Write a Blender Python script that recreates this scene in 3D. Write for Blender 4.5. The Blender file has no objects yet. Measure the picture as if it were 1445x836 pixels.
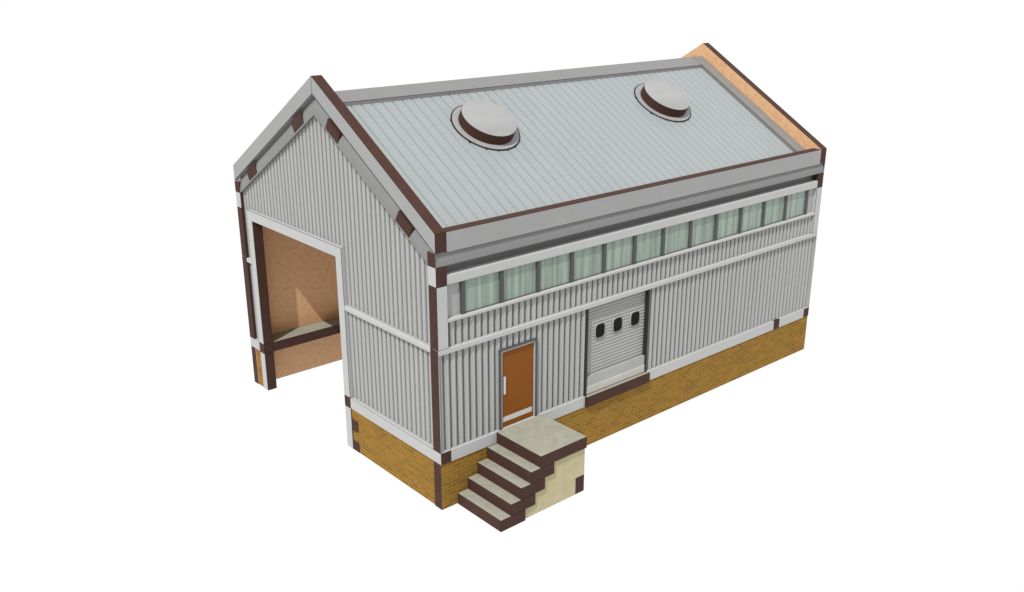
import bpy, bmesh, math, random
from mathutils import Vector, Matrix

random.seed(7)
S = 1.4                      # metres per drawing unit
scene = bpy.context.scene
col = scene.collection

# ------------------------------------------------------------------ materials
def srgb(r, g, b):
    f = lambda c: (c / 12.92) if c <= 0.04045 else ((c + 0.055) / 1.055) ** 2.4
    return (f(r / 255), f(g / 255), f(b / 255), 1.0)

def mat(name, base, rough=0.6, spec=0.25, noise=None, metal=0.0, bump=None):
    """noise = (scale xyz, detail, colour A, colour B, low, high): mottled colour of the stuff itself"""
    m = bpy.data.materials.new(name)
    m.use_nodes = True
    nt = m.node_tree
    b = nt.nodes['Principled BSDF']
    b.inputs['Base Color'].default_value = (*base[:3], 1)
    b.inputs['Roughness'].default_value = rough
    b.inputs['Specular IOR Level'].default_value = spec
    b.inputs['Metallic'].default_value = metal
    tc = nt.nodes.new('ShaderNodeTexCoord')
    if noise:
        sc, det, ca, cb, lo, hi = noise
        mp = nt.nodes.new('ShaderNodeMapping')
        mp.inputs['Scale'].default_value = sc
        n = nt.nodes.new('ShaderNodeTexNoise')
        n.inputs['Scale'].default_value = 1.0
        n.inputs['Detail'].default_value = det
        n.inputs['Roughness'].default_value = 0.62
        r = nt.nodes.new('ShaderNodeValToRGB')
        r.color_ramp.elements[0].position = lo
        r.color_ramp.elements[1].position = hi
        r.color_ramp.elements[0].color = (*ca[:3], 1)
        r.color_ramp.elements[1].color = (*cb[:3], 1)
        nt.links.new(tc.outputs['Object'], mp.inputs['Vector'])
        nt.links.new(mp.outputs['Vector'], n.inputs['Vector'])
        nt.links.new(n.outputs['Fac'], r.inputs['Fac'])
        nt.links.new(r.outputs['Color'], b.inputs['Base Color'])
        if bump:
            bp = nt.nodes.new('ShaderNodeBump')
            bp.inputs['Strength'].default_value = bump
            bp.inputs['Distance'].default_value = 0.01
            nt.links.new(n.outputs['Fac'], bp.inputs['Height'])
            nt.links.new(bp.outputs['Normal'], b.inputs['Normal'])
    return m

def two(c, k0, k1):
    return tuple(x * k0 for x in c[:3]), tuple(x * k1 for x in c[:3])

def plain(name, c, rough=0.6, spec=0.25, var=0.05, sc=(1.5, 1.5, 1.5)):
    a, b = two(c, 1 - var, 1 + var)
    return mat(name, c, rough, spec, (sc, 4, a, b, 0.3, 0.7))

WHITE = (0.50, 0.50, 0.50)
M = {}
M['paint'] = plain('pale grey painted steel', (0.378, 0.378, 0.378), 0.55, 0.15, 0.02)
M['fascia'] = plain('mid grey painted fascia', (0.258, 0.258, 0.258), 0.55, var=0.03)
M['moulding'] = plain('grey moulding darkened for shade', (0.172, 0.172, 0.172), 0.55, var=0.03)  # grey set darker to stand in for soffit shade under the fascia
M['slot'] = plain('recess grey darkened for shadow gap', (0.12, 0.12, 0.12), 0.6)  # dark tone paints in the shadow of the gap under the eaves
M['clad'] = plain('light grey corrugated steel', (0.302, 0.306, 0.298), 0.5, 0.2, 0.05, (6, 6, 0.5))
M['blank'] = plain('grey blanking panel', (0.30, 0.30, 0.30), 0.55)
M['edge'] = plain('dark brown cut edge', (0.050, 0.0235, 0.0178), 0.75, 0.15, 0.10, (3, 3, 3))
M['seam'] = mat('scorched arris', (0.018, 0.014, 0.012), 0.8, 0.1)
M['roof'] = plain('pale blue grey roof sheeting', (0.252, 0.272, 0.281), 0.5, 0.25, 0.03, (2, .6, .6))
M['ridge'] = plain('grey ridge flashing', (0.180, 0.180, 0.180), 0.5, 0.25, 0.03)
M['cap'] = mat('brushed grey vent lid', (0.28, 0.28, 0.28), 0.42, 0.4,
               ((0.4, 1.2, .6), 3, (0.225, 0.225, 0.225), (0.275, 0.275, 0.275), 0.3, 0.7))
M['collar'] = plain('grey vent collar', (0.27, 0.27, 0.27), 0.5)
M['rim'] = mat('black rubber gasket', (0.012, 0.013, 0.013), 0.7, 0.2)
M['mdf'] = mat('tan fibreboard', (0.5, 0.28, 0.14), 0.8, 0.1,
               ((7, 7, 7), 12, (0.51, 0.290, 0.150), (0.63, 0.392, 0.222), 0.3, 0.7))
M['concrete'] = mat('pale concrete', (0.3, 0.3, 0.24), 0.8, 0.1,
                    ((5, 5, 5), 9, (0.235, 0.228, 0.180), (0.30, 0.293, 0.24), 0.3, 0.7))
M['cream'] = mat('cream rendered wall', (0.5, 0.45, 0.28), 0.85, 0.1,
                 ((4, 4, 4), 8, (0.36, 0.325, 0.195), (0.43, 0.39, 0.245), 0.3, 0.7))
M['door'] = plain('burnt orange door paint', (0.180, 0.056, 0.0042), 0.55, 0.15, 0.02)
M['frame'] = plain('dark grey door frame', (0.062, 0.064, 0.068), 0.5)
M['black'] = mat('near black opening', (0.008, 0.008, 0.0085), 0.8, 0.1)
M['guide'] = plain('blackened shutter guide', (0.02, 0.02, 0.02), 0.6)
M['shutter'] = plain('grey roller shutter steel', (0.285, 0.291, 0.280), 0.5, 0.2, 0.04, (1, 1, 8))
M['bar'] = plain('mid grey shutter bottom rail', (0.30, 0.30, 0.30), 0.5)
M['seal'] = plain('off white shutter weather strip', (0.385, 0.372, 0.35), 0.6)
M['mullion'] = plain('charcoal mullion', (0.060, 0.060, 0.062), 0.5)
M['steel'] = plain('bright brushed steel', (0.46, 0.46, 0.46), 0.4, 0.3, 0.04)

def glass_material():
    m = mat('streaky green translucent glazing', (0.3, 0.4, 0.33), 0.28, 0.35,
            ((6.0, 0.0, 0.22), 3, (0.152, 0.172, 0.150), (0.258, 0.342, 0.282), 0.34, 0.68))
    return m
M['glass'] = glass_material()

def brick_material():
    m = bpy.data.materials.new('ochre brickwork')
    m.use_nodes = True
    nt = m.node_tree
    b = nt.nodes['Principled BSDF']
    b.inputs['Roughness'].default_value = 0.85
    b.inputs['Specular IOR Level'].default_value = 0.1
    tc = nt.nodes.new('ShaderNodeTexCoord')
    sep = nt.nodes.new('ShaderNodeSeparateXYZ')
    add = nt.nodes.new('ShaderNodeMath'); add.operation = 'ADD'
    com = nt.nodes.new('ShaderNodeCombineXYZ')
    br = nt.nodes.new('ShaderNodeTexBrick')
    br.inputs['Scale'].default_value = 1.0
    br.inputs['Brick Width'].default_value = 0.205 * S
    br.inputs['Row Height'].default_value = 0.0735 * S
    br.inputs['Mortar Size'].default_value = 0.011 * S
    br.inputs['Mortar Smooth'].default_value = 0.4
    br.inputs['Bias'].default_value = -0.15
    br.inputs['Color1'].default_value = (0.260, 0.128, 0.013, 1)
    br.inputs['Color2'].default_value = (0.178, 0.087, 0.010, 1)
    br.inputs['Mortar'].default_value = (0.235, 0.165, 0.062, 1)
    nt.links.new(tc.outputs['Object'], sep.inputs[0])
    nt.links.new(sep.outputs['X'], add.inputs[0])
    nt.links.new(sep.outputs['Y'], add.inputs[1])
    nt.links.new(add.outputs[0], com.inputs['X'])
    nt.links.new(sep.outputs['Z'], com.inputs['Y'])
    nt.links.new(com.outputs[0], br.inputs['Vector'])
    n = nt.nodes.new('ShaderNodeTexNoise')
    n.inputs['Scale'].default_value = 3.0
    n.inputs['Detail'].default_value = 6
    mx = nt.nodes.new('ShaderNodeMix'); mx.data_type = 'RGBA'; mx.blend_type = 'MULTIPLY'
    mx.inputs['Factor'].default_value = 1.0
    rp = nt.nodes.new('ShaderNodeValToRGB')
    rp.color_ramp.elements[0].color = (0.78, 0.78, 0.76, 1)
    rp.color_ramp.elements[1].color = (1.1, 1.1, 1.08, 1)
    nt.links.new(tc.outputs['Object'], n.inputs['Vector'])
    nt.links.new(n.outputs['Fac'], rp.inputs['Fac'])
    nt.links.new(br.outputs['Color'], mx.inputs['A'])
    nt.links.new(rp.outputs['Color'], mx.inputs['B'])
    nt.links.new(mx.outputs['Result'], b.inputs['Base Color'])
    bp = nt.nodes.new('ShaderNodeBump')
    bp.inputs['Strength'].default_value = 0.25
    bp.inputs['Distance'].default_value = 0.006
    bp.invert = True
    nt.links.new(br.outputs['Fac'], bp.inputs['Height'])
    nt.links.new(bp.outputs['Normal'], b.inputs['Normal'])
    return m
M['brick'] = brick_material()

# ------------------------------------------------------------------ mesh helpers
class MB:
    """collects shapes, then links them as ONE mesh object"""
    def __init__(self):
        self.v, self.f, self.m, self.mats = [], [], [], []
    def mi(self, key):
        if key not in self.mats:
            self.mats.append(key)
        return self.mats.index(key)
    def prism(self, axis, pts, a0, a1, m0, m1=None, ms=None):
        """pts in the two other axes; m0 on the a0 end, m1 on the a1 end, ms round the sides (name or list)"""
        m1 = m1 or m0
        ms = ms or m0
        n = len(pts); base = len(self.v)
        for a in (a0, a1):
            for p, q in pts:
                self.v.append({'x': (a, p, q), 'y': (p, a, q), 'z': (p, q, a)}[axis])
        self.f.append([base + i for i in range(n)]); self.m.append(self.mi(m0))
        self.f.append([base + n + i for i in reversed(range(n))]); self.m.append(self.mi(m1))
        for i in range(n):
            j = (i + 1) % n
            self.f.append([base + i, base + n + i, base + n + j, base + j])
            self.m.append(self.mi(ms if isinstance(ms, str) else ms[i]))
        return self
    def box(self, x0, x1, y0, y1, z0, z1, m, **faces):
        """faces: left=x0 right=x1 front=y0 back=y1 bottom=z0 top=z1 -> material"""
        base = len(self.v)
        for x in (x0, x1):
            for y in (y0, y1):
                for z in (z0, z1):
                    self.v.append((x, y, z))
        q = dict(left=(0, 1, 3, 2), right=(4, 6, 7, 5), front=(0, 4, 5, 1), back=(2, 3, 7, 6), bottom=(0, 2, 6, 4), top=(1, 5, 7, 3))
        for k, f in q.items():
            self.f.append([base + i for i in f]); self.m.append(self.mi(faces.get(k, m)))
        return self
    def quad(self, a, b, c, d, m):
        base = len(self.v); self.v += [a, b, c, d]
        self.f.append([base, base + 1, base + 2, base + 3]); self.m.append(self.mi(m))
        return self
    def build(self, name, parent, off=(0, 0, 0), arris=0.0, smooth=False, fn=None, soft=False):
        me = bpy.data.meshes.new(name)
        vs = [fn(p) if fn else p for p in self.v]
        vs = [((p[0] - off[0]) * S, (p[1] - off[1]) * S, (p[2] - off[2]) * S) for p in vs]
        me.from_pydata(vs, [], self.f)
        for k in self.mats:
            me.materials.append(M[k])
        me.polygons.foreach_set('material_index', self.m)
        bm = bmesh.new(); bm.from_mesh(me)
        bmesh.ops.recalc_face_normals(bm, faces=bm.faces)
        bm.to_mesh(me); bm.free()
        if smooth:
            for p in me.polygons:
                p.use_smooth = True
        o = bpy.data.objects.new(name, me)
        col.objects.link(o)
        o.parent = parent
        if arris:
            me.materials.append(M['seam'])
            b = o.modifiers.new('arris', 'BEVEL')
            b.width = arris * S; b.segments = 1; b.limit_method = 'ANGLE'
            b.angle_limit = math.radians(35); b.material = len(me.materials) - 1
            b.use_clamp_overlap = True
        if soft:
            b = o.modifiers.new('soft', 'BEVEL')
            b.width = soft * S; b.segments = 2; b.limit_method = 'ANGLE'
            b.angle_limit = math.radians(35); b.use_clamp_overlap = True
        return o

def thing(name, label, cat, at):
    o = bpy.data.objects.new(name, None)
    col.objects.link(o)
    o.location = [c * S for c in at]
    o.empty_display_size = 0.5
    o['label'] = label; o['category'] = cat
    return o

# ------------------------------------------------------------------ dimensions (drawing units)
L, W, T = 11.182, 7.158, 0.22
HE = 5.0
MID = W / 2
G = 0.6                                      # roof slope
Z0, Z1 = 0.889, 1.109                        # floor slab / sill band
ZR0, ZR1 = 2.905, 3.003                      # main rail
ZB2, ZB1, ZF = 4.105, 4.441, 4.668           # finger joints under the eaves
YD0, YD1, ZD = 3.135, 6.49, 3.907            # rail doorway
FW = 0.215                                   # width of the white door surround
AR = 0.0065
top = lambda y: HE + G * (y if y <= MID else W - y)

shed = thing('industrial_shed',
             'grey corrugated steel shed on ochre brick base with open gable doorway and round roof vents',
             'building', (L / 2, W / 2, 0))
OFF = (L / 2, W / 2, 0)

def corrugated(mb, axis, segs, lo, hi, period, start, key):
    """box-rib sheet. segs = list of (u0, u1, zbottom fn, ztop fn); rib lip stands at the high-u side of each pan"""
    if axis == 'x':      # deep box ribs
        prof = [(0.0, hi), (0.006, hi), (0.044, hi), (0.050, lo + 0.010), (0.062, lo), (0.126, lo), (0.136, lo + 0.012)]
    else:                # shallow asymmetric ribs: flat pan, rise to a lip, long fall into a narrow groove
        prof = [(0.0, hi), (0.022, hi), (0.025, lo + .017), (0.060, lo + .013), (0.082, lo + .001), (0.090, lo), (0.095, lo + .004), (0.136, lo + .036)]
    prof = [(u * period / 0.14, d) for u, d in prof]
    for u0, u1, zb, zt in segs:
        us = []
        k = math.floor((u0 - start) / period) - 1
        while start + k * period < u1:
            for du, d in prof:
                us.append((start + k * period + du, d))
            k += 1
        def depth(u):
            for (a, da), (b, db) in zip(us, us[1:]):
                if a <= u <= b:
                    return da + (db - da) * (u - a) / max(b - a, 1e-9)
            return hi
        pts = [(u0, depth(u0))] + [p for p in us if u0 < p[0] < u1] + [(u1, depth(u1))]
        for (a, da), (b, db) in zip(pts, pts[1:]):
            if b - a < 1e-6:
                continue
            P = lambda u, d, z: (d, u, z) if axis == 'x' else (u, d, z)
            mb.quad(P(a, da, zb(a)), P(b, db, zb(b)), P(b, db, zt(b)), P(a, da, zt(a)), key)
    return mb

# ------------------------------------------------------------------ gable walls (front: depth = x; far: mirrored)
D = 0.16                                     # depth of the front layer of trims on a gable
def gable(fn):
    wall_top = lambda y: top(y) - 0.315
    o = FW
    e = 0.02
    # structural board behind the trims, tan inside
    outline = [(T, 0), (YD0 - e, 0), (YD0 - e, ZD + e), (YD1 + e, ZD + e), (YD1 + e, 0), (W - T, 0), (W - T, wall_top(T)), (MID, wall_top(MID)), (T, wall_top(T))]
    wall = MB().prism('x', outline, D, T, 'slot', 'mdf', 'edge').build('gable_wall', shed, OFF, fn=fn)
    P = lambda mb, name, **k: mb.build(name, wall, OFF, fn=fn, **k)
    mould_bot = lambda y: top(y) - 0.69
    # pale fingers at the corners, their ends brown
    for a, b in ((0, T), (W - T, W)):
        P(MB().box(0, T, a, b, ZB2, ZB1, 'edge', left='paint'), 'corner_finger', arris=AR)
    # corrugated cladding
    zt = lambda y: mould_bot(y) + 0.03
    zl = lambda y: Z1 - 0.02
    zo = lambda y: ZD + 0.05
    CR, CV = 0.066, 0.134
    P(corrugated(MB(), 'x', [(T, YD0 - o + 0.02, zl, zt), (YD0 - o + 0.02, MID, zo, zt), (MID, YD1 + o - 0.02, zo, zt), (YD1 + o - 0.02, W - T, zl, zt)],
                 CR, CV, 0.14, 0.236, 'clad'), 'cladding')
    for sgn in (0, 1):
        y0 = 0 if sgn == 0 else W
        c0 = T if sgn == 0 else W - T
        # barge board: top edge brown, inner side tan
        pts = [(y0, ZF + .002), (MID, top(MID) - 0.315), (MID, top(MID)), (y0, HE)]
        P(MB().prism('x', pts, 0, T, 'fascia', 'mdf', ['fascia', 'fascia', 'edge', 'edge']), 'barge_board', arris=0 if fn else AR)
        # coved moulding under the barge board
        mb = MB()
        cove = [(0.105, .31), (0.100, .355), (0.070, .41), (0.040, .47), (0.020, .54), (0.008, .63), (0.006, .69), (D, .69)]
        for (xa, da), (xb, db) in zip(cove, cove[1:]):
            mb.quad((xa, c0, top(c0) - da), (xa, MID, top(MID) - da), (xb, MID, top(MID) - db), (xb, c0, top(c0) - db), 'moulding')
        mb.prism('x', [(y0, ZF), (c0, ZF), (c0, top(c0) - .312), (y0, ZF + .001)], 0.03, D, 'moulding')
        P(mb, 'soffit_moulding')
        # ends of the roof panels show as slanted brown blocks
        for ya, yb in ((2.701, 3.087), (0.61, 0.991)):
            n = (0.112, -0.186)
            q = [(ya, top(ya) - .395), (yb, top(yb) - .395)]
            q += [(yb + n[0], q[1][1] + n[1]), (ya + n[0], q[0][1] + n[1])]
            if sgn:
                q = [(W - a, b) for a, b in q]
            P(MB().prism('x', q, -0.002, D, 'edge'), 'roof_tenon', arris=AR)
    # pale surround of the doorway, brown on its inner faces
    P(MB().prism('x', [(YD0 - o, Z1), (YD0, Z1), (YD0, ZD), (YD1, ZD), (YD1, Z1), (YD1 + o, Z1), (YD1 + o, ZD + o), (YD0 - o, ZD + o)], 0, T, 'paint', 'mdf',
                 ['edge', 'edge', 'edge', 'edge', 'edge', 'paint', 'paint', 'paint']), 'door_surround', arris=AR)
    for a, b in ((YD0 - o, YD0), (YD1, YD1 + o)):
        P(MB().box(0, T, a, b, 0, Z0, 'edge', left='paint'), 'door_post', arris=AR)
        P(MB().box(-0.001, T, a, b, Z0, Z1, 'edge'), 'floor_tenon', arris=AR)
    # sill bands, rails, brick base
    for f in (lambda y: y, lambda y: W - y):
        y1 = YD0 - o if f(0) == 0 else W - (YD1 + o)
        P(MB().prism('z', [(x, f(y)) for x, y in [(0, 0), (0, y1), (D, y1), (D, T), (T, T), (T, 0)]], Z0, Z1, 'paint', 'paint',
                     ['paint', 'paint', 'paint', 'paint', 'edge', 'edge']), 'sill_band', arris=0.004)
        ya, yb = sorted((f(T), f(y1)))
        P(MB().prism('y', [(D, ZR0), (.010, ZR0), (.001, ZR0 + .014), (.001, ZR1 - .014), (.010, ZR1), (D, ZR1)], ya, yb, 'paint'), 'rail')
        P(MB().box(0.018, D, ya, yb, 0, Z0, 'brick'), 'brick_base')
    for za, zb in ((0.0, 0.213), (0.434, 0.661)):
        P(MB().box(0.004, D, YD0 - o - 0.213, YD0 - o - 0.001, za + 0.001, zb, 'edge'), 'brace_tenon', arris=AR)
    return wall

gable(None)
gable(lambda p: (L - p[0], p[1], p[2]))  # far doorway is unseen, added to let more ambient light inside

# ------------------------------------------------------------------ long side walls (depth = y; other side mirrored)
DD = 0.16
def side(fn, full):
    DX0, DX1, DZ = 1.33, 2.215, 2.655            # pedestrian door with frame
    SX0, SX1 = 3.475, 5.24                       # roller shutter opening
    mb = MB().prism('y', [(T, Z0), (L - T, Z0), (L - T, HE), (T, HE)], DD, T, 'slot', 'mdf', 'edge')
    wall = mb.build('side_wall', shed, OFF, fn=fn)
    P = lambda mb, name, par=wall, **k: mb.build(name, par, OFF, fn=fn, **k)
    zc = lambda x: Z1 - 0.02
    zt = lambda x: ZR0 + 0.02
    CR, CV = 0.036, 0.108
    if full:
        segs = [[(0.0, DX0 + .01, zc, zt), (DX0 + .01, DX1 - .01, lambda x: DZ - .02, zt), (DX1 - .01, SX0 + .005, zc, zt)], [(SX1 - .005, L, zc, zt)]]
    else:
        segs = [[(0.0, L, zc, zt)]]
    for s in segs:
        P(corrugated(MB(), 'y', s, CR, CV, 0.1405, -0.005, 'clad'), 'cladding')
    P(corrugated(MB(), 'y', [(T, L - T, lambda x: ZR1 - .02, lambda x: 3.47)], CR + .006, CV + .006, 0.1405, -0.005, 'clad'), 'cladding')
    for f, k in ((lambda x: x, 'left'), (lambda x: L - x, 'right')):
        R = lambda pts: [(f(x), y) for x, y in pts]
        # thin end trim with the board's brown end, corner post, end blocks between the fingers
        P(MB().prism('z', R([(0, 0.004), (0.012, 0.004), (0.012, DD), (T, DD), (T, T), (0, T)]), Z1, ZR0, 'edge', 'edge',
                     ['clad', 'clad', 'edge', 'edge', 'edge', 'edge']), 'end_trim')
        a, b = sorted((f(0), f(T)))
        P(MB().box(a, b, 0, T, ZR1 + .004, ZB2, 'paint', **{k: 'edge'}, back='edge'), 'corner_post', arris=AR)
        P(MB().box(a, b, DD, T, ZR0, ZR1 + .004, 'edge'), 'end_block')
        P(MB().box(a, b, DD, T, ZB1, ZF, 'edge'), 'end_block')
    # rails
    def rail(x0, x1, z0, z1, y=0.0, r=0.014):
        P(MB().prism('x', [(DD, z0), (y + r * .6, z0), (y, z0 + r), (y, z1 - r), (y + r * .6, z1), (DD, z1)], x0, x1, 'edge', 'edge',
                     'paint'), 'rail')
    rail(0, L, ZR0, ZR1)
    rail(T, L - T, 3.448, 3.517, 0.0, .018)
    rail(T, L - T, ZB2, 4.272, 0.004)
    # eaves: fascia, moulding and slot, both with shade put into their colour
    P(MB().box(T, L - T, 0, DD, 4.656, HE, 'fascia', top='edge'), 'fascia', arris=AR)
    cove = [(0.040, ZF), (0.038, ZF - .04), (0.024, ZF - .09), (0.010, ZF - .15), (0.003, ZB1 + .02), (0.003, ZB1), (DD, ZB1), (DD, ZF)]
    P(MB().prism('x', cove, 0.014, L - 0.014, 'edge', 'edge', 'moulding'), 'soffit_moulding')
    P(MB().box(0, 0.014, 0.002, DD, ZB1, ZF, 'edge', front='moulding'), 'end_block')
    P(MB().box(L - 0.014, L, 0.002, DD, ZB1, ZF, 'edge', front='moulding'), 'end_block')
    # brick base and sill band
    P(MB().box(0, L, 0.016, T, 0, Z0, 'brick', left='edge', right='edge', back='mdf'), 'brick_base')
    tx0, tx1 = 9.72, 9.952
    cuts = [(T, SX0), (SX1 + .06, tx0), (tx1, L - T)] if full else [(T, L - T)]
    for a, b in cuts:
        P(MB().box(a, b, 0, DD, Z0, Z1, 'paint'), 'sill_band', soft=0.005)
    if full:
        P(MB().box(tx0, tx1, -0.001, DD, Z0, Z1, 'edge'), 'floor_tenon', arris=AR)
    # blank panels at the ends of the window strip
    xs = [0.568 + (10.640 - 0.568) * i / 12 for i in range(13)]
    if full:
        P(MB().box(T, xs[0], 0.075, DD, 3.517, ZB2, 'blank'), 'blank_panel')
        P(MB().box(xs[-1] + 0.04, L - T, 0.075, DD, 3.517, ZB2, 'blank'), 'blank_panel')
        P(MB().box(xs[-1] - 0.04, xs[-1] + 0.04, 0.030, DD, 3.517, ZB2, 'mullion'), 'mullion')
    else:
        P(MB().box(T, L - T, 0.075, DD, 3.517, ZB2, 'blank'), 'blank_panel')
    return wall, xs

side_r, xs = side(None, True)
side(lambda p: (p[0], W - p[1], p[2]), False)

# windows: frame with its dark mullion, and a streaky pane; twelve in the strip
step = xs[1] - xs[0]
wm = MB().box(xs[0] - 0.04, xs[0] + 0.037, 0.026, DD, 3.517, ZB2, 'mullion') \
         .box(xs[0] + 0.037, xs[1] - 0.04, 0.046, DD, 3.517, 3.529, 'mullion') \
         .box(xs[0] + 0.037, xs[1] - 0.04, 0.046, DD, ZB2 - 0.012, ZB2, 'mullion')
win = wm.build('window', shed, OFF)
pm = MB().box(xs[0] + 0.037, xs[1] - 0.04, 0.062, DD - 0.01, 3.529, ZB2 - 0.012, 'glass')
pane = pm.build('pane', win, OFF)
for i in range(1, 12):
    w = win.copy(); col.objects.link(w); w.parent = shed
    w.location = (win.location.x + i * step * S, win.location.y, win.location.z)
    p = pane.copy(); col.objects.link(p); p.parent = w
# every pane is its own sheet of glazing: shift the streaks by the pane's own random number
nt = M['glass'].node_tree
oi = nt.nodes.new('ShaderNodeObjectInfo')
mp = [n for n in nt.nodes if n.type == 'MAPPING'][0]
mul = nt.nodes.new('ShaderNodeMath'); mul.operation = 'MULTIPLY'; mul.inputs[1].default_value = 40
cx = nt.nodes.new('ShaderNodeCombineXYZ')
nt.links.new(oi.outputs['Random'], mul.inputs[0])
nt.links.new(mul.outputs[0], cx.inputs['X'])
nt.links.new(cx.outputs[0], mp.inputs['Location'])

# ------------------------------------------------------------------ orange door
dx0, dx1, dzt = 1.398, 2.162, 2.594
door = MB().box(dx0, dx1, 0.050, 0.10, Z1, dzt, 'door').build('door', shed, OFF)
fr = MB()
fr.box(1.328, 1.362, 0.004, DD, Z1, 2.660, 'frame').box(1.362, dx0, 0.022, DD, Z1, 2.626, 'paint')
fr.box(dx1, 2.180, 0.022, DD, Z1, 2.626, 'paint').box(2.180, 2.222, 0.004, DD, Z1, 2.660, 'frame')
fr.box(1.362, 2.180, 0.004, DD, 2.626, 2.660, 'frame').box(dx0, dx1, 0.022, DD, dzt, 2.626, 'paint')
fr.build('door_frame', door, OFF)
MB().box(1.436, 1.480, 0.022, 0.042, 1.770, 2.110, 'steel').box(1.446, 1.470, 0.038, 0.064, 1.80, 1.83, 'steel') \
    .box(1.446, 1.470, 0.038, 0.064, 2.05, 2.08, 'steel').build('handle', door, OFF, soft=0.005)
MB().box(1.424, 2.132, 0.048, 0.064, 1.216, 1.315, 'steel').build('kick_plate', door, OFF, soft=0.003)

# ------------------------------------------------------------------ roller shutter
sx0, sx1 = 3.475, 5.24
mb = MB()
zb, zt, per = 1.482, 2.905, 0.068
z = zb; prev = None
rows = []
while z < zt:
    for dz, d in ((0.0, 0.113), (0.014, 0.106), (0.030, 0.101), (0.046, 0.096), (0.056, 0.098)):
        if z + dz < zt:
            rows.append((z + dz, d))
    z += per
rows.append((zt, 0.105))
for (a, da), (b, db) in zip(rows, rows[1:]):
    mb.quad((sx0 + .03, da, a), (sx1 - .03, da, a), (sx1 - .03, db, b), (sx0 + .03, db, b), 'shutter')
mb.box(sx0, sx1, 0.125, DD - .005, Z1, ZR0, 'slot')
shutter = mb.build('roller_shutter', shed, OFF)
for a, b in ((sx0 - 0.006, sx0 + 0.040), (sx1 - 0.024, sx1 + 0.004)):
    MB().box(a, b, 0.006, DD, Z1, ZR0, 'guide').build('guide', shutter, OFF)
MB().box(sx0 + .04, sx1 - .034, 0.034, 0.12, 1.280, 1.482, 'bar').build('bottom_rail', shutter, OFF, soft=0.006)
MB().box(sx0 + .04, sx1 - .034, 0.018, 0.12, Z1 + .012, 1.280, 'seal').build('weather_strip', shutter, OFF, soft=0.012)
def rounded(cx, cz, w, h, r, n=4):
    pts = []
    for k, (sx, sz) in enumerate(((1, 1), (-1, 1), (-1, -1), (1, -1))):
        for j in range(n + 1):
            a = math.radians(90 * k + 90 * j / n)
            pts.append((cx + sx * (w / 2 - r) + r * math.cos(a), cz + sz * (h / 2 - r) + r * math.sin(a)))
    return pts
ports = [3.910, 4.402, 4.908]
pw, ph = 0.245, 0.280
def porthole(cx):
    mbp = MB().prism('y', rounded(cx, 2.350, pw, ph, 0.068, 2), 0.074, 0.115, 'black')
    return mbp
outer = rounded(ports[0], 2.350, pw + 0.034, ph + 0.034, 0.080, 2)
inner = rounded(ports[0], 2.350, pw + 0.004, ph + 0.004, 0.069, 2)
rm = MB()
n = len(outer)
for i in range(n):
    j = (i + 1) % n
    for (A, ya), (B, yb) in (((outer, 0.080), (inner, 0.072)), ((outer, 0.112), (outer, 0.080)), ((inner, 0.072), (inner, 0.112))):
        rm.quad((A[i][0], ya, A[i][1]), (A[j][0], ya, A[j][1]), (B[j][0], yb, B[j][1]), (B[i][0], yb, B[i][1]), 'shutter')
pr = porthole(ports[0]).build('porthole', shutter, OFF)
# rim belongs to the porthole as one sub-part mesh: join its faces in
me = pr.data
bm = bmesh.new(); bm.from_mesh(me)
vs = [bm.verts.new([(c - o) * S for c, o in zip(p, OFF)]) for p in rm.v]
me.materials.append(M['shutter'])
for f in rm.f:
    nf = bm.faces.new([vs[i] for i in f]); nf.material_index = 1
bmesh.ops.recalc_face_normals(bm, faces=bm.faces)
bm.to_mesh(me); bm.free()
for x in ports[1:]:
    q = pr.copy(); col.objects.link(q); q.parent = shutter
    q.location = ((x - ports[0]) * S, 0, 0)

# ------------------------------------------------------------------ floor slabs inside, with the shutter sill as their tongue
MB().box(T, L - T, YD1, W - T, Z0, Z1, 'edge', top='concrete').build('loading_platform', shed, OFF, AR)
MB().box(T, L - T, T, YD0, Z0, Z1, 'edge', top='concrete').build('loading_platform', shed, OFF, AR)
MB().box(sx0, 5.30, -0.056, DD, Z0, Z1, 'edge', top='concrete').build('door_sill', shed, OFF, AR)

# ------------------------------------------------------------------ roof
def rz(y, c):                 # height at y of a plane whose ridge stands at c
    return c - G * abs(MID - y)
R0, R1, RS, RP = T, L - T, 6.770, 6.715
roof = None
for y0 in (T, W - T):
    e = rz(y0, RP)
    mb = MB()
    mb.prism('x', [(y0, e), (MID, RP), (MID, RP - .25), (y0, e - .25)], R0, R1, 'edge', 'edge', ['mdf', 'mdf', 'mdf', 'mdf'])
    if roof is None:
        roof = mb.build('roof', shed, OFF)
    else:
        mb.build('roof_panel', roof, OFF)
for y0 in (T, W - T):
    mb = MB()
    x = R0
    seam0, per = 0.611, 0.2223
    xsr = [(R0, 0.0)]
    k = -1
    while seam0 + k * per < R1:
        c = seam0 + k * per
        for dx, d in ((-0.020, 0.0), (-0.008, 0.028), (0.008, 0.028), (0.020, 0.0)):
            if R0 < c + dx < R1:
                xsr.append((c + dx, d))
        k += 1
    xsr.append((R1, 0.0))
    for (a, da), (b, db) in zip(xsr, xsr[1:]):
        mb.quad((a, y0, rz(y0, RS) - da), (b, y0, rz(y0, RS) - db), (b, MID, RS - db), (a, MID, RS - da), 'roof')
    mb.build('roof_sheet', roof, OFF)
RC = 6.840
FL, FF = 0.345, 0.20
mb = MB()
mb.prism('x', [(3.288, rz(3.288, RC)), (MID, RC), (W - 3.288, rz(3.288, RC)), (W - 3.288, rz(3.288, RP)), (MID, RP), (3.288, rz(3.288, RP))], R0 + FF, R1 - FL, 'ridge')
mb.build('ridge_cap', roof, OFF, AR)
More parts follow.
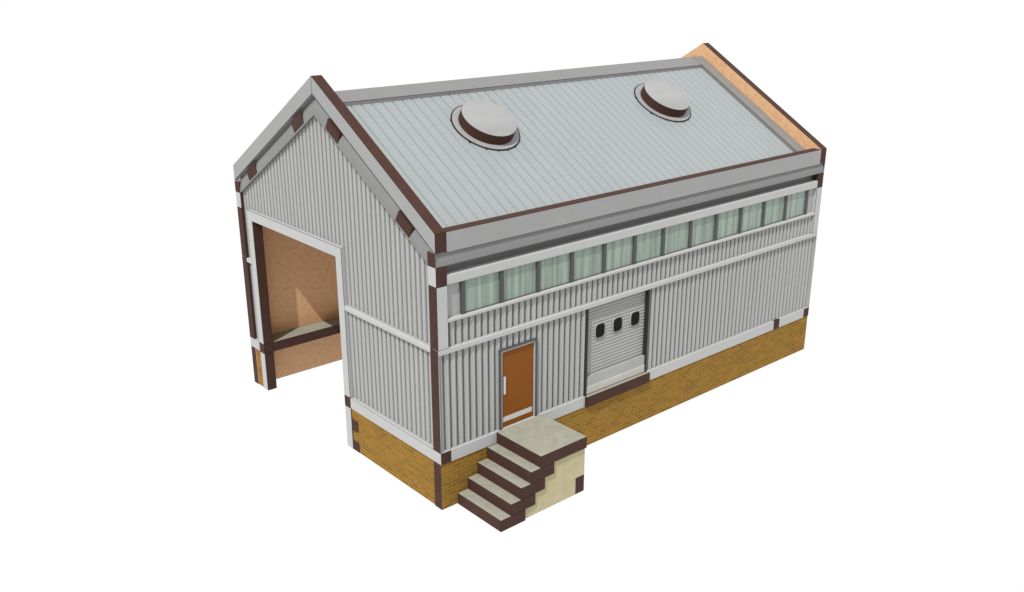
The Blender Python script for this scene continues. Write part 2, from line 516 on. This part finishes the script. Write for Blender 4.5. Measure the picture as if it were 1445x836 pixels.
for a, b in ((R0, R0 + FF), (R1 - FL, R1)):
    for y0 in (T, W - T):
        MB().prism('x', [(y0, rz(y0, RC)), (MID, RC), (MID, RP), (y0, rz(y0, RP))], a, b, 'ridge').build('verge_flashing', roof, OFF, AR)

# round vents on the slope
nrm = Vector((0, -G, 1)).normalized()
ux = Vector((1, 0, 0))
uw = nrm.cross(ux)
def disc(mb, c, r0, r1, h0, h1, mtop, mside, seg=72, inner=None):
    """solid of revolution about the roof normal; inner radius makes a ring"""
    o = Vector(c)
    def P(r, a, h):
        return tuple(o + nrm * h + (ux * math.cos(a) + uw * math.sin(a)) * r)
    for i in range(seg):
        a, b = 2 * math.pi * i / seg, 2 * math.pi * (i + 1) / seg
        mb.quad(P(r0, a, h0), P(r0, b, h0), P(r1, b, h1), P(r1, a, h1), mside)
        if inner is not None:
            mb.quad(P(r1, a, h1), P(r1, b, h1), P(inner, b, h1), P(inner, a, h1), mtop)
    if inner is None:
        base = len(mb.v)
        mb.v += [P(r1, 2 * math.pi * i / seg, h1) for i in range(seg)]
        mb.f.append([base + i for i in range(seg)]); mb.m.append(mb.mi(mtop))
    return mb
VC = (3.010, 2.366, rz(2.366, 6.838))
vent = disc(MB(), VC, 0.556, 0.556, -0.10, 0.166, 'edge', 'edge').build('roof_vent', shed, OFF)
lm = disc(MB(), VC, 0.556, 0.553, 0.164, 0.170, 'cap', 'seam', inner=0.550)
dome = [(0.550, 0.170), (0.46, 0.182), (0.36, 0.191), (0.25, 0.198), (0.13, 0.202), (0.0005, 0.203)]
for (ra, ha), (rb, hb) in zip(dome, dome[1:]):
    disc(lm, VC, ra, rb, ha, hb, 'cap', 'cap', inner=rb - 0.0001)
lid = lm.build('lid', vent, OFF)
colr = disc(MB(), VC, 0.682, 0.676, -0.10, -0.034, 'collar', 'collar', inner=0.55).build('collar', vent, OFF)
gask = disc(MB(), VC, 0.706, 0.702, -0.10, -0.043, 'rim', 'rim', inner=0.67).build('gasket', vent, OFF)
v2 = vent.copy(); col.objects.link(v2); v2.parent = shed
v2.location = ((8.150 - VC[0]) * S, 0, 0)
for c in (lid, colr, gask):
    d = c.copy(); col.objects.link(d); d.parent = v2

# ------------------------------------------------------------------ entrance steps
steps = thing('entrance_steps', 'short flight of concrete steps with dark brown edges standing below the orange door',
              'steps', (1.6, -0.6, 0))
SO = (1.6, -0.6, 0)
rise = Z1 / 5
YF = -1.183
GAP = -0.003
lx = [0.333, 0.559, 0.785, 1.008]
ex = [0.888, 1.118, 1.340, 1.556]
for k, (a, b) in enumerate(zip(lx, ex)):
    MB().box(a, b, YF, GAP, rise * k + (0.0005 if k else 0), rise * (k + 1), 'edge', top='concrete').build('step', steps, SO, AR)
MB().box(1.231, 2.341, YF, GAP, rise * 4 + 0.0005, Z1, 'edge', top='concrete').build('landing', steps, SO, AR)
YS = -1.139
pts = [(0.70, 0), (2.336, 0), (2.336, rise * 4), (1.30, rise * 4), (1.30, rise * 3), (1.10, rise * 3), (1.10, rise * 2), (0.90, rise * 2), (0.90, rise), (0.70, rise)]
o = [(0.60, 0.001), (2.336, 0.001), (2.336, rise * 4 - .001), (1.34, rise * 4 - .001), (1.34, rise * 3 - .001), (1.12, rise * 3 - .001), (1.12, rise * 2 - .001), (0.885, rise * 2 - .001), (0.885, rise - .001), (0.60, rise - .001)]
for a in (YS, -0.24):
    MB().prism('y', o, a, a + T, 'cream', 'cream', 'edge').build('side_panel', steps, SO)
MB().box(2.116, 2.338, YS - 0.003, -0.02, 0.001, 0.338, 'edge').build('rear_brace', steps, SO, AR)

# ------------------------------------------------------------------ light: white surroundings and one sun
world = bpy.data.worlds.new('World')
scene.world = world
world.use_nodes = True
bg = world.node_tree.nodes['Background']
bg.inputs['Color'].default_value = (1, 1, 1, 1)
bg.inputs['Strength'].default_value = 1.02

sun = bpy.data.lights.new('Sun', 'SUN')
sun.energy = 3.5
sun.angle = math.radians(0.6)
sun.color = (1.0, 0.985, 0.96)
so = bpy.data.objects.new('Sun', sun)
col.objects.link(so)
so.rotation_euler = Vector((1.0, 0.5, -1.62)).to_track_quat('-Z', 'Y').to_euler()
so.location = (-10, -8, 20)

# ------------------------------------------------------------------ camera
cam = bpy.data.cameras.new('Camera')
cam.sensor_fit = 'HORIZONTAL'
cam.sensor_width = 36.0
cam.lens = 36.0 * 1331.44 / 1445.0
cam.clip_start = 0.1
cam.clip_end = 2000
co = bpy.data.objects.new('Camera', cam)
col.objects.link(co)
R = Matrix(((0.75645921, 0.21757488, -0.61679060), (-0.65404073, 0.25100890, -0.71360021), (-0.00044155, 0.94321562, 0.33218083)))
co.matrix_world = Matrix.Translation(Vector((-8.433377, -11.612242, 9.009720)) * S) @ R.to_4x4()
scene.camera = co

scene.view_settings.view_transform = 'Standard'
scene.view_settings.look = 'None'
scene.view_settings.exposure = 0.0
scene.view_settings.gamma = 1.0
try:
    scene.cycles.use_denoising = True
except Exception:
    pass
